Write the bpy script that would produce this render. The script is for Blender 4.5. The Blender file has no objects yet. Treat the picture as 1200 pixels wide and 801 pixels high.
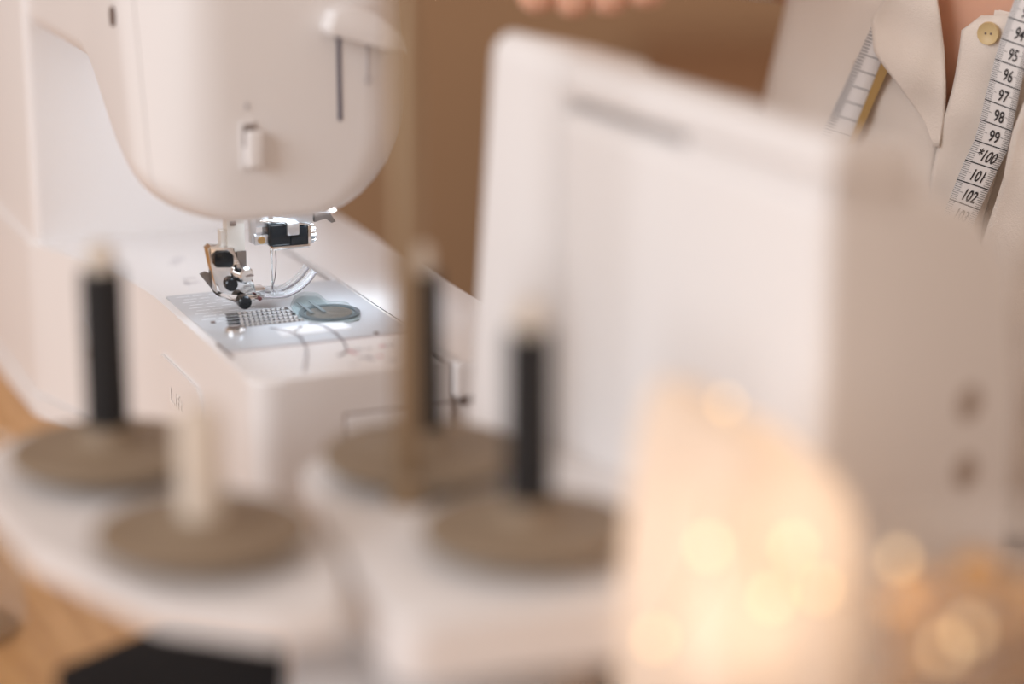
import bpy, bmesh, math, random
from mathutils import Vector, Matrix
import numpy as np
random.seed(4)
S = bpy.context.scene
COL = S.collection

# ------------------------------------------------------------------ camera
FPX = 2833.3                      # 85 mm lens on a 1200 px wide frame
PITCH = math.radians(15.5)
CAMZ = 0.3616                     # above the table top (table top is z = 0)
cam = bpy.data.cameras.new('camera'); cam_o = bpy.data.objects.new('camera', cam); COL.objects.link(cam_o)
cam.lens = 85; cam.sensor_width = 36; cam.sensor_fit = 'HORIZONTAL'; cam.clip_start = .02
cam_o.location = (0, 0, CAMZ); cam_o.rotation_euler = (math.pi/2-PITCH, 0, 0)
cam.dof.use_dof = True; cam.dof.focus_distance = 1.072; cam.dof.aperture_fstop = 1.9
S.camera = cam_o
# ------------------------------------------------------------------ light
S.view_settings.view_transform = 'Standard'; S.view_settings.look = 'None'
S.view_settings.gamma = 1; S.view_settings.use_curve_mapping = False; S.view_settings.exposure = 0.0
W = bpy.data.worlds.new('room_light'); S.world = W; W.use_nodes = True
W.node_tree.nodes['Background'].inputs[0].default_value = (1.0, .785, .65, 1)
W.node_tree.nodes['Background'].inputs[1].default_value = .69
def area(name, loc, target, sx, sy, power, col):
    l = bpy.data.lights.new(name, 'AREA'); l.shape = 'RECTANGLE'; l.size = sx; l.size_y = sy; l.energy = power; l.color = col
    o = bpy.data.objects.new(name, l); COL.objects.link(o); o.location = loc
    o.rotation_euler = (Vector(target)-Vector(loc)).to_track_quat('-Z', 'Y').to_euler(); return o
area('window_daylight', (-2.05, -.95, 1.25), (0, .9, .1), 1.7, 1.5, 57, (.83, .91, 1.0))

# ------------------------------------------------------------------ pixel helpers (a pixel gives a direction)
Fv = Vector((0, math.cos(PITCH), -math.sin(PITCH))); Uv = Vector((0, math.sin(PITCH), math.cos(PITCH))); Rv = Vector((1, 0, 0))
C = Vector((0, 0, CAMZ))
def ray(x, y): return Fv + Rv*((x-600)/FPX) - Uv*((y-400.5)/FPX)
def onz(x, y, z):
    d = ray(x, y); return C + d*((z-CAMZ)/d.z)
def at(x, y, dist): return C + ray(x, y).normalized()*dist

# ------------------------------------------------------------------ materials
MATS = {}
def mat(name, col=(.8, .8, .8), rough=.5, metal=0, noise=None, bump=None, trans=0, ior=1.45, emit=None, estr=0, sss=0, coat=0, alpha=1, sheen=0, transl=0):
    if name in MATS: return MATS[name]
    m = bpy.data.materials.new(name); m.use_nodes = True
    nt = m.node_tree; b = nt.nodes['Principled BSDF']
    b.inputs['Base Color'].default_value = (*col, 1); b.inputs['Roughness'].default_value = rough; b.inputs['Metallic'].default_value = metal
    b.inputs['Transmission Weight'].default_value = trans; b.inputs['IOR'].default_value = ior
    b.inputs['Coat Weight'].default_value = coat; b.inputs['Alpha'].default_value = alpha; b.inputs['Sheen Weight'].default_value = sheen
    if sss:
        b.inputs['Subsurface Weight'].default_value = sss; b.inputs['Subsurface Radius'].default_value = (.01, .005, .003); b.inputs['Subsurface Scale'].default_value = 1
    if emit: b.inputs['Emission Color'].default_value = (*emit, 1); b.inputs['Emission Strength'].default_value = estr
    tc = nt.nodes.new('ShaderNodeTexCoord')
    if noise:
        sc, amt, stretch = noise
        mp = nt.nodes.new('ShaderNodeMapping'); mp.inputs['Scale'].default_value = stretch
        n = nt.nodes.new('ShaderNodeTexNoise'); n.inputs['Scale'].default_value = sc; n.inputs['Detail'].default_value = 6
        r = nt.nodes.new('ShaderNodeMixRGB'); r.inputs[1].default_value = (*[c*(1-amt) for c in col], 1); r.inputs[2].default_value = (*[min(1, c*(1+amt)) for c in col], 1)
        nt.links.new(tc.outputs['Object'], mp.inputs[0]); nt.links.new(mp.outputs[0], n.inputs[0]); nt.links.new(n.outputs[0], r.inputs[0]); nt.links.new(r.outputs[0], b.inputs['Base Color'])
    if bump:
        sc, st = bump
        n2 = nt.nodes.new('ShaderNodeTexNoise'); n2.inputs['Scale'].default_value = sc; n2.inputs['Detail'].default_value = 3
        bp = nt.nodes.new('ShaderNodeBump'); bp.inputs['Strength'].default_value = st; bp.inputs['Distance'].default_value = .001
        nt.links.new(tc.outputs['Object'], n2.inputs[0]); nt.links.new(n2.outputs[0], bp.inputs['Height']); nt.links.new(bp.outputs[0], b.inputs['Normal'])
    if transl:
        t = nt.nodes.new('ShaderNodeBsdfTranslucent'); t.inputs[0].default_value = (*col, 1)
        mx = nt.nodes.new('ShaderNodeMixShader'); mx.inputs[0].default_value = transl
        nt.links.new(b.outputs[0], mx.inputs[1]); nt.links.new(t.outputs[0], mx.inputs[2]); nt.links.new(mx.outputs[0], nt.nodes['Material Output'].inputs[0])
    MATS[name] = m; return m
def clear_mat(name, tint, amount):
    """thin clear plastic or thin glass: mostly passes light straight through, gloss on top"""
    m = bpy.data.materials.new(name); m.use_nodes = True; nt = m.node_tree
    b = nt.nodes['Principled BSDF']; b.inputs['Base Color'].default_value = (*tint, 1); b.inputs['Roughness'].default_value = .06
    t = nt.nodes.new('ShaderNodeBsdfTransparent'); t.inputs[0].default_value = (*[.82+.18*c for c in tint], 1)
    mx = nt.nodes.new('ShaderNodeMixShader'); mx.inputs[0].default_value = amount
    nt.links.new(t.outputs[0], mx.inputs[1]); nt.links.new(b.outputs[0], mx.inputs[2]); nt.links.new(mx.outputs[0], nt.nodes['Material Output'].inputs[0])
    return m
white = mat('white_plastic', (.80, .77, .755), .36, noise=(6, .015, (1, 1, 1)))
white2 = mat('white_plastic_satin', (.78, .755, .745), .42)
groove = mat('seam_dark', (.18, .13, .11), .7)
print_grey = mat('print_grey', (.42, .40, .42), .6)
print_red = mat('print_red', (.55, .25, .27), .6)
print_pale = mat('print_pale', (.62, .59, .60), .6)
print_white = mat('print_white', (.9, .92, .95), .4)
slotblue = mat('slot_dark', (.05, .05, .10), .5)
chrome = mat('chrome', (.82, .81, .80), .12, 1)
platem = mat('plate_steel', (.56, .57, .59), .36, .25)
steel = mat('brushed_steel', (.70, .71, .73), .34, 1, noise=(60, .06, (1, 12, 1)))
darksteel = mat('dark_steel', (.30, .28, .27), .35, 1)
barmetal = mat('cream_metal', (.66, .61, .55), .4, .3)
blackgloss = mat('black_gloss', (.008, .01, .012), .15)
clearp = clear_mat('clear_plastic', (.75, .76, .77), .34)
smoke = clear_mat('smoky_green_plastic', (.34, .40, .40), .10)
taupe = mat('taupe_plastic', (.25, .185, .125), .6, noise=(30, .06, (1, 1, 1)))
blackthread = mat('black_thread', (.014, .013, .014), .8, bump=(900, .6))
cream = mat('cream_plastic', (.66, .58, .49), .5)
polemetal = mat('tan_metal_pole', (.29, .20, .12), .42, .6)
blackcase = mat('black_fabric', (.006, .005, .006), .95, noise=(40, .3, (1, 1, 1)))
glass = clear_mat('clear_glass', (.80, .78, .76), .08)
clothm = mat('sheer_white_cloth', (.88, .80, .72), .8, transl=.55)
linen = mat('cream_linen', (.83, .745, .665), .85, noise=(25, .03, (1, 1, 1)), bump=(1400, .35), sheen=.2)
skin = mat('skin', (.72, .40, .27), .5, sss=.15)
hairm = mat('brown_hair', (.06, .03, .015), .5)
tapew = mat('tape_white', (.82, .79, .77), .45)
gapshade = mat('shirt_gap_shade', (.42, .26, .09), .6)  # ochre brown standing in for shade in the shirt opening
inkm = mat('tape_ink', (.025, .02, .02), .6)
bulbm = mat('bulb_warm', (1, .8, .5), .3, emit=(1, .66, .34), estr=2.1)
wirem = mat('copper_wire', (.55, .33, .16), .35, .8)
amber = mat('amber_gold', (.50, .27, .09), .22, .3)
ledm = mat('lamp_led', (1, 1, 1), .3, emit=(.93, .95, 1), estr=14)
buttonm = mat('button_wood', (.66, .50, .26), .4)
# table wood with grain
def wood(name, c1, c2, sc=1.0):
    m = bpy.data.materials.new(name); m.use_nodes = True; nt = m.node_tree; b = nt.nodes['Principled BSDF']
    tc = nt.nodes.new('ShaderNodeTexCoord'); mp = nt.nodes.new('ShaderNodeMapping'); mp.inputs['Scale'].default_value = (22*sc, 2.2*sc, 2); mp.inputs['Rotation'].default_value = (0, 0, math.radians(-23))
    n = nt.nodes.new('ShaderNodeTexNoise'); n.inputs['Scale'].default_value = 5; n.inputs['Detail'].default_value = 9; n.inputs['Roughness'].default_value = .65
    cr = nt.nodes.new('ShaderNodeValToRGB'); cr.color_ramp.elements[0].position = .34; cr.color_ramp.elements[0].color = (*c1, 1); cr.color_ramp.elements[1].position = .66; cr.color_ramp.elements[1].color = (*c2, 1)
    nt.links.new(tc.outputs['Object'], mp.inputs[0]); nt.links.new(mp.outputs[0], n.inputs[0]); nt.links.new(n.outputs[0], cr.inputs[0]); nt.links.new(cr.outputs[0], b.inputs['Base Color'])
    b.inputs['Roughness'].default_value = .45
    return m
woodm = wood('oak_wood', (.50, .255, .085), (.66, .38, .155))
wallm = mat('brown_wall', (.40, .235, .125), .8, noise=(1.2, .05, (1, 1, 1)))
floorm = wood('dark_floor', (.10, .05, .025), (.16, .085, .045), .3)
sofam = mat('brown_leather', (.28, .15, .08), .5, noise=(8, .1, (1, 1, 1)))

# ------------------------------------------------------------------ mesh helpers
def link(name, me, m=None, parent=None, loc=None, rz=0):
    if m: me.materials.append(m)
    o = bpy.data.objects.new(name, me); COL.objects.link(o)
    if parent: o.parent = parent
    if loc is not None: o.location = loc
    if rz: o.rotation_euler.z = rz
    return o
def frombm(name, bm, m=None, parent=None, smooth=False, loc=None, rz=0):
    bmesh.ops.recalc_face_normals(bm, faces=bm.faces)
    me = bpy.data.meshes.new(name); bm.to_mesh(me); bm.free()
    if smooth:
        me.shade_smooth()
        if smooth == 'auto': me.set_sharp_from_angle(angle=math.radians(35))
    return link(name, me, m, parent, loc, rz)
def pyd(name, vs, fs, m=None, parent=None, smooth=True):
    me = bpy.data.meshes.new(name); me.from_pydata([tuple(v) for v in vs], [], fs); me.update()
    if smooth: me.shade_smooth()
    return link(name, me, m, parent)
def bx(bm, x0, x1, y0, y1, z0, z1, bev=0, seg=2):
    v = [bm.verts.new(p) for p in [(x0, y0, z0), (x1, y0, z0), (x1, y1, z0), (x0, y1, z0), (x0, y0, z1), (x1, y0, z1), (x1, y1, z1), (x0, y1, z1)]]
    fs = [bm.faces.new([v[i] for i in q]) for q in [(3, 2, 1, 0), (4, 5, 6, 7), (0, 1, 5, 4), (1, 2, 6, 5), (2, 3, 7, 6), (3, 0, 4, 7)]]
    if bev: bmesh.ops.bevel(bm, geom=list({e for f in fs for e in f.edges}), offset=bev, segments=seg, profile=.6, affect='EDGES')
def box(name, x0, x1, y0, y1, z0, z1, m, parent=None, bev=0):
    bm = bmesh.new(); bx(bm, x0, x1, y0, y1, z0, z1, bev); return frombm(name, bm, m, parent, 'auto' if bev else False)
def rounded(pts, n=8):
    """pts: (x, y, r) -> polygon with filleted corners"""
    out = []; N = len(pts)
    for i in range(N):
        p0, p, p1 = Vector(pts[i-1][:2]), Vector(pts[i][:2]), Vector(pts[(i+1) % N][:2]); r = pts[i][2] if len(pts[i]) > 2 else 0
        if r <= 0: out.append(tuple(p)); continue
        a, b = (p0-p).normalized(), (p1-p).normalized(); h = a.angle(b)/2
        d = min(r/math.tan(h), (p0-p).length*.49, (p1-p).length*.49)
        q0, q1 = p+a*d, p+b*d
        for k in range(n+1):
            t = k/n; out.append(tuple(q0*(1-t)**2+p*2*t*(1-t)+q1*t*t))
    return out
def prism(name, poly, z0, z1, m, parent=None, bev=0, seg=3, smooth='auto', loc=None, rz=0):
    bm = bmesh.new(); b = [bm.verts.new((x, y, z0)) for x, y in poly]; t = [bm.verts.new((x, y, z1)) for x, y in poly]; n = len(poly)
    bm.faces.new(b[::-1]); tf = bm.faces.new(t)
    for i in range(n): bm.faces.new((b[i], b[(i+1) % n], t[(i+1) % n], t[i]))
    if bev: bmesh.ops.bevel(bm, geom=list(tf.edges), offset=bev, segments=seg, profile=.6, affect='EDGES')
    return frombm(name, bm, m, parent, smooth, loc, rz)
def slabv(name, poly, y0, y1, m, parent=None, bev=0):
    """polygon in local (x, z), extruded along y"""
    bm = bmesh.new(); a = [bm.verts.new((x, y0, z)) for x, z in poly]; b = [bm.verts.new((x, y1, z)) for x, z in poly]; n = len(poly)
    f = bm.faces.new(a); bm.faces.new(b[::-1])
    for i in range(n): bm.faces.new((a[i], a[(i+1) % n], b[(i+1) % n], b[i]))
    if bev: bmesh.ops.bevel(bm, geom=list(f.edges), offset=bev, segments=2, profile=.6, affect='EDGES')
    return frombm(name, bm, m, parent, 'auto')
def lathe_bm(bm, prof, M=Matrix(), n=32):
    rings = []
    for r, z in prof:
        if r < 1e-6: rings.append([bm.verts.new(M @ Vector((0, 0, z)))])
        else: rings.append([bm.verts.new(M @ Vector((r*math.cos(2*math.pi*k/n), r*math.sin(2*math.pi*k/n), z))) for k in range(n)])
    for A, B in zip(rings, rings[1:]):
        for k in range(n):
            k2 = (k+1) % n
            if len(A) == 1 and len(B) == 1: continue
            if len(A) == 1: bm.faces.new((A[0], B[k], B[k2]))
            elif len(B) == 1: bm.faces.new((A[k], A[k2], B[0]))
            else: bm.faces.new((A[k], A[k2], B[k2], B[k]))
def lathe(name, prof, m, parent=None, M=Matrix(), n=32, loc=None, smooth='auto'):
    bm = bmesh.new(); lathe_bm(bm, prof, M, n); return frombm(name, bm, m, parent, smooth, loc)
def tube_bm(bm, pts, r, n=8, closed_ends=True):
    pts = [Vector(p) for p in pts]; rings = []
    for i, p in enumerate(pts):
        t = (pts[min(i+1, len(pts)-1)]-pts[max(i-1, 0)]).normalized()
        a = t.orthogonal().normalized() if i == 0 else (rings_a - t*rings_a.dot(t)).normalized()
        rings_a = a; b = t.cross(a); rr = r[i] if isinstance(r, (list, tuple)) else r
        rings.append([bm.verts.new(p+(a*math.cos(2*math.pi*k/n)+b*math.sin(2*math.pi*k/n))*rr) for k in range(n)])
    for A, B in zip(rings, rings[1:]):
        for k in range(n): bm.faces.new((A[k], A[(k+1) % n], B[(k+1) % n], B[k]))
    if closed_ends: bm.faces.new(rings[0][::-1]); bm.faces.new(rings[-1])
def tube(name, pts, r, m, parent=None, n=8):
    bm = bmesh.new(); tube_bm(bm, pts, r, n); return frombm(name, bm, m, parent, True)
def smoothpath(pts, k=6):
    pts = [Vector(p) for p in pts]; out = []
    for i in range(len(pts)-1):
        p0, p1, p2, p3 = pts[max(i-1, 0)], pts[i], pts[i+1], pts[min(i+2, len(pts)-1)]
        for j in range(k):
            t = j/k; out.append(.5*((2*p1)+(p2-p0)*t+(2*p0-5*p1+4*p2-p3)*t*t+(3*p1-p0-3*p2+p3)*t**3))
    return out+[pts[-1]]
def thing(name, label, cat, loc=(0, 0, 0), rz=0, group=None):
    o = bpy.data.objects.new(name, None); COL.objects.link(o); o.location = loc; o.rotation_euler.z = rz; o.empty_display_size = .02
    return tag(o, label, cat, group)
def tag(o, label, cat, group=None):
    o['label'] = label; o['category'] = cat
    if group: o['group'] = group
    return o
def struct(o, label=None):
    o['kind'] = 'structure'
    if label: o['label'] = label
    return o
def text_mesh(body, size=1.0, bold=0):
    cu = bpy.data.curves.new('txt', 'FONT'); cu.body = body; cu.size = size; cu.align_x = 'CENTER'; cu.resolution_u = 3; cu.offset = bold
    o = bpy.data.objects.new('txt', cu); COL.objects.link(o)
    bpy.context.view_layer.update()
    me = bpy.data.meshes.new_from_object(o.evaluated_get(bpy.context.evaluated_depsgraph_get()))
    vs = [v.co.copy() for v in me.vertices]; fs = [tuple(p.vertices) for p in me.polygons]
    bpy.data.objects.remove(o); bpy.data.curves.remove(cu); bpy.data.meshes.remove(me)
    return vs, fs

# ================================================================== SETTING
FLZ = -.74
o = box('floor', -3, 3, -1.2, 3.0, FLZ-.05, FLZ, floorm); struct(o, 'dark brown wooden floor')
o = box('wall_back', -3, 3, 2.6, 2.7, FLZ, 2.0, wallm); struct(o, 'plain brown wall behind the table')
o = box('baseboard_back', -3, 3, 2.58, 2.6, FLZ, FLZ+.09, floorm); struct(o, 'dark baseboard along brown wall')

# sideboard against the wall, its dark front just showing above the overlocker
sb = thing('sideboard', 'dark brown sideboard standing against the brown wall', 'sideboard', (.70, 2.36, FLZ))
dkw = wood('dark_wood', (.045, .018, .008), (.07, .03, .013))
box('carcass', -.55, .55, -.20, .20, .06, .70, dkw, sb, .004); box('top', -.57, .57, -.22, .21, .701, .73, sofam, sb, .004)
for x in (-.275, .275):
    d_ = box('door', x-.265, x+.265, -.218, -.2005, .08, .69, dkw, sb, .003); lathe('knob', [(0, 0), (.008, .003), (.012, .014), (0, .020)], sofam, d_, Matrix.Translation((x+(.22 if x < 0 else -.22), -.2185, .42)) @ Matrix.Rotation(math.pi/2, 4, 'X'), 16)
for x in (-.5, .5):
    for y in (-.16, .16): box('foot', x-.025, x+.025, y-.025, y+.025, 0, .0595, dkw, sb)
# table ------------------------------------------------------------
TX0, TX1, TY0, TY1 = -.95, .75, .20, 1.02
# the table's long edge runs with the sewing machine; its person side stops just past the machine
TH = math.radians(23)
NX, NY = -.10658, 1.03983            # needle point on the table
ut = Vector((-math.sin(TH), math.cos(TH), 0)); vt = Vector((math.cos(TH), math.sin(TH), 0))
def mw(v, u, z=0): return Vector((NX, NY, 0))+ut*u+vt*v+Vector((0, 0, z))
table = thing('wooden_table', 'light oak table carrying the two white sewing machines', 'table', (NX, NY, FLZ), TH)
TZ = -FLZ
prism('table_top', rounded([(-.55, -1.0, .01), (.135, -1.0, .01), (.135, .62, .01), (-.55, .62, .01)], 4), TZ-.03, TZ, woodm, table, .003)
bm = bmesh.new()
for x, y in ((-.50, -.95), (.085, -.95), (-.50, .57), (.085, .57)): box('leg', x-.03, x+.03, y-.03, y+.03, 0, TZ-.0305, woodm, table, .004)
bm.free()
box('apron', -.49, .075, -.94, .56, TZ-.10, TZ-.031, woodm, table)

# ================================================================== SEWING MACHINE (local x = towards operator, y = along the arm, away)
sm = thing('sewing_machine', 'white sewing machine with lit needle area and clear presser foot', 'sewing machine', (NX, NY, 0), TH)
mm = .001
def P(*pts): return [tuple(c*mm for c in p) for p in pts]
# bed
curve = []
for k in range(11):
    t = k/10; a, b, c, d = Vector((-73, 170)), Vector((-66, 135)), Vector((-44, 88)), Vector((-44, 30))
    curve.append(tuple(a*(1-t)**3+b*3*t*(1-t)**2+c*3*t*t*(1-t)+d*t**3))
outline = rounded(P((-44, -115, 13), (40.2, -115, 1.5), (40.2, 292, 2), (-73, 292, 15)), 6)
def bedpoly(grow=0):
    pts = []
    near = rounded(P((-44-grow, 29), (-44-grow, -115-grow, 13), (40.2, -115-grow, 1.5), (40.2, 292), (-73-grow, 292, 15), (-73-grow, 172)), 7)
    return near+[((x-grow)*mm, y*mm) for x, y in curve]
prism('bed', bedpoly(), .012, .09, white, sm, .0028, 4)
prism('base_trim', bedpoly(1.4), 0.0, .0115, white2, sm, .003, 2)
prism('front_cover', rounded(P((41.0, -117, 1.5), (88, -117, 9), (88, 292, 9), (41.0, 292, 1.5)), 5), .0755, .09, white, sm, .0028, 4)
prism('front_box', rounded(P((41.4, -114.5, 6), (86.5, -114.5, 8), (86.5, 291, 8), (41.4, 291, 1)), 5), 0, .0745, white2, sm, .0015, 2)
# end drawer on the near face and pull notch
bm = bmesh.new(); bx(bm, -.006, .0395, -.1166, -.1152, .012, .0725, .0006)
o = frombm('drawer_front', bm, white2, sm, 'auto')
box('drawer_gap', -.0068, .0402, -.1153, -.1148, .0135, .0733, mat('gap_taupe', (.30, .22, .18), .7), sm)
slabv('notch', P((42, 72.5), (50, 75.3), (50, 70.5), (45, 70.5)), -.1150, -.1140, groove, sm)
# raised panel on the left side of the bed with the embossed word
bm = bmesh.new(); 
poly = rounded(P((-41, 66.3, 8), (27, 66.3, 3), (27, 14, 3), (-41, 14, 5)), 5)     # (y, z)
a = [bm.verts.new((-.0441, y, z)) for y, z in poly]; b = [bm.verts.new((-.0454, y, z)) for y, z in poly]
f = bm.faces.new(b); n = len(poly)
for i in range(n): bm.faces.new((a[i], a[(i+1) % n], b[(i+1) % n], b[i]))
bmesh.ops.bevel(bm, geom=list(f.edges), offset=.0008, segments=2, affect='EDGES')
panel = frombm('side_panel', bm, white, sm, 'auto')
vs, fs = text_mesh('Lift', .013)
pyd('embossed_word', [(-.0457, -.001-v.x*1.3, .0485+v.y*.75) for v in vs], fs, mat('emboss_white', (.9, .89, .88), .35), panel, False)
# round plug on the curved back
M = Matrix.Translation((-.0592, .104, .0560)) @ Matrix.Rotation(math.radians(14), 4, 'Z') @ Matrix.Rotation(math.radians(-90), 4, 'Y')
lathe('round_plug', [(0, .0016), (.0085, .0016), (.0095, .0008), (.0095, -.004)], white2, sm, M)
# pillar
prism('pillar', rounded(P((-71, 162, 5), (86, 162, 14), (86, 290, 16), (-71, 290, 16)), 6), .0885, .285, white, sm, .01, 4)

# arm and head: sections along the arm
def section(vl, vr, zb, zt, rl, rr, rt, n=9):
    pts = []
    def arc(cx, cz, r, a0, a1, rz=None):
        for k in range(n+1):
            a = math.radians(a0+(a1-a0)*k/n); pts.append((cx+r*math.cos(a), cz+(rz or r)*math.sin(a)))
    arc(vl+rl, zb+rl*.72, rl, 180, 270, rl*.72)      # lower back corner
    arc(vr-rr, zb+rr*1.25, rr, 270, 360, rr*1.25)    # lower front corner, tall
    arc(vr-rt, zt-rt, rt, 0, 90); arc(vl+rt, zt-rt, rt, 90, 180)
    return pts
def sst(a, b, x):
    t = max(0, min(1, (x-a)/(b-a))); return t*t*(3-2*t)
def armsec(u):
    off = lambda r: 0 if u >= -61+r else r-math.sqrt(max(0, r*r-(r-(u+61))**2))
    zb = 142.5+50.5*(sst(-28, 58, u))
    vl, vr = -68, 52
    return section(vl+off(34), vr-off(30), zb+off(5), 300-off(20), 34-16*sst(-30, 60, u)-off(34)*.72, 45-25*sst(-20, 60, u)-off(30)*.6, 30-off(20)*.8)
def kshear(u): return .257*sst(-60, -38, u)*(1-sst(-30, 60, u))
def loft(name, us, cap0, cap1, m):
    bm = bmesh.new(); R = []
    for u in us:
        k = kshear(u); R.append([bm.verts.new((v*mm, (u+k*(z-166))*mm, z*mm)) for v, z in armsec(u)])
    for A, B in zip(R, R[1:]):
        n = len(A)
        for i in range(n): bm.faces.new((A[i], A[(i+1) % n], B[(i+1) % n], B[i]))
    if cap0: bm.faces.new(R[0])
    if cap1: bm.faces.new(R[-1][::-1])
    return frombm(name, bm, m, sm, 'auto')
us0 = [-61+34*(1-math.cos(math.radians(a))) for a in range(0, 78, 6)]
us0 = [u for u in us0 if u < -44]+[-43.2]
head = loft('face_cover', us0, True, True, white)
loft('arm', [-42.7, -38, -34, -30, -25, -20, -15, -10, -5, 0, 5, 10, 15, 20, 26, 32, 38, 45, 52, 60, 80, 292], True, True, white)
# end-face details (face plane y = -0.061)
ye = -.061
slabv('cutter_shelf', P((5, 222), (8, 229), (16, 231), (25, 228), (39, 214), (40, 210.5), (28, 213), (6, 219.5)), ye-.012, ye+.006, white, sm, .0015)
box('cutter_slot', .0118, .0134, ye-.0004, ye+.001, .1825, .2185, slotblue, sm)
box('cutter_slot_stop', .0112, .0140, ye-.0006, ye+.001, .2160, .2190, slotblue, sm)
bm = bmesh.new(); lathe_bm(bm, [(0, .0003), (.0011, .0003), (.0011, -.0005)], Matrix.Translation((.0132, ye-.0002, .2285)) @ Matrix.Rotation(math.pi/2, 4, 'X'), 16)
frombm('screw_hole', bm, groove, sm)
# printed arrow
bm = bmesh.new(); bx(bm, .0250, .0254, ye-.0003, ye+.0005, .2000, .2125); bx(bm, .0246, .0258, ye-.0004, ye+.0005, .2115, .2130)
tube_bm(bm, [Vector((.0252+.0013*math.cos(a), ye-.0002, .1985+.0016*math.sin(a))) for a in [2*math.pi*k/14 for k in range(15)]], .00022, 5)
frombm('thread_mark', bm, print_grey, sm)
# needle threader lever
bm = bmesh.new(); bx(bm, -.0305, -.0243, ye-.001, ye+.002, .1655, .1850, .0006)
lv = frombm('lever_slot', bm, white2, sm, 'auto')
bm = bmesh.new(); bx(bm, -.0295, -.0240, ye-.0012, ye+.002, .1745, .1838)
frombm('slot_shadow', bm, groove, lv)
bm = bmesh.new(); bx(bm, -.0287, -.0225, ye-.0065, ye+.001, .1665, .1815, .0012, 3)
frombm('lever_knob', bm, white, lv, 'auto')
slabv('lever_mark', P((-28.2, 190.2), (-26.2, 190.2), (-27.2, 193)), ye-.0004, ye+.0004, print_grey, sm)
M = Matrix.Translation((-.0684, -.010, .2235)) @ Matrix.Rotation(-math.pi/2, 4, 'Y') @ Matrix.Diagonal((1.6, .9, 1, 1))
lathe('cover_screw', [(0, .0006), (.0018, .0006), (.0026, .0012), (.0026, -.001)], groove, sm, M, 16)
# lamp under the head
o = prism('lamp_lens', rounded(P((3, -44, 2), (16, -44, 2), (16, -38, 2), (3, -38, 2)), 3), .1405, .1432, ledm, sm)
ll = bpy.data.lights.new('needle_lamp', 'AREA'); ll.shape = 'RECTANGLE'; ll.size = .05; ll.size_y = .03; ll.spread = math.radians(130); ll.energy = .042; ll.color = (.68, .84, 1.0)
lo = bpy.data.objects.new('needle_lamp', ll); COL.objects.link(lo); lo.parent = sm; lo.location = (.014, -.008, .1395); lo.rotation_euler = (math.radians(0), math.radians(6), 0)
# second lamp of the machine, in the underside of the arm
prism('arm_lamp_lens', rounded(P((-12, 70, 3), (12, 70, 3), (12, 110, 3), (-12, 110, 3)), 3), .1915, .1932, mat('lamp_cover', (.9, .9, .9), .3), sm)
al = bpy.data.lights.new('arm_lamp', 'AREA'); al.shape = 'RECTANGLE'; al.size = .022; al.size_y = .038; al.energy = .085; al.color = (.78, .88, 1.0)
alo = bpy.data.objects.new('arm_lamp', al); COL.objects.link(alo); alo.parent = sm; alo.location = (0, .090, .1910); alo.rotation_euler = (math.radians(20), 0, 0)
# needle plate -------------------------------------------------------
plate = prism('needle_plate', rounded(P((-40, -66, 1.5), (41, -66, 1.5), (41, 33, 3), (-40, 33, 2)), 3), .0898, .0905, platem, sm, .0002, 1)
bm = bmesh.new()
for r in range(10):
    y = .028-r*.0052
    for c in range(4):
        if r > 6 and c > 1: continue
        x = -.036+c*.0075+(.002 if r % 2 else 0)
        bx(bm, x, x+.0045+.0015*(c == 0), y, y+.0006, .0905, .09058)
frombm('guide_lines', bm, print_white, plate)
box('plate_edge_gap', -.0412, -.0402, -.076, -.052, .0899, .0903, groove, sm)
box('bed_seam', -.0395, .0402, -.0672, -.0667, .0900, .0902, mat('seam_rose', (.5, .38, .37), .6), sm)
toothm = mat('tooth_steel', (.74, .73, .72), .25, .55)
# feed area
for k in range(5):
    y = -.0318+k*.0052; bm = bmesh.new(); x = -.0235+.0012*k
    while x < .003:
        v = [bm.verts.new(p) for p in ((x, y, .0906), (x+.0013, y, .0906), (x+.0013, y+.0021, .0906), (x, y+.0021, .0906), (x+.0011, y+.0002, .0915), (x+.0011, y+.0019, .0915))]
        for q in ((0, 3, 5, 4), (1, 4, 5, 2), (0, 4, 1), (3, 2, 5)): bm.faces.new([v[i] for i in q])
        x += .0022
    frombm('feed_dog', bm, toothm, plate)
    box('feed_slot', -.0290+.0012*k, .0045, y-.0004, y+.0036, .0904, .09062, blackgloss, plate)
box('slide_strip', -.012, .019, -.053, -.040, .0905, .0908, mat('white_enamel', (.92, .93, .95), .25), plate)
for x, y in ((-.001, -.043), (.026, -.064), (-.033, -.020), (-.004, -.047)):
    lathe('plate_hole', [(0, .0006), (.0011, .0006), (.0011, 0)], groove, plate, Matrix.Translation((x, y, .0904)), 12)
scr = lathe('plate_screw', [(.0046, 0), (.0046, .0012), (.0038, .002), (0, .0022)], chrome, plate, Matrix.Translation((-.0285, -.0385, .0905)), 24)
box('screw_slot', -.0322, -.0248, -.0389, -.0381, .0925, .0929, groove, scr)
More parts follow.
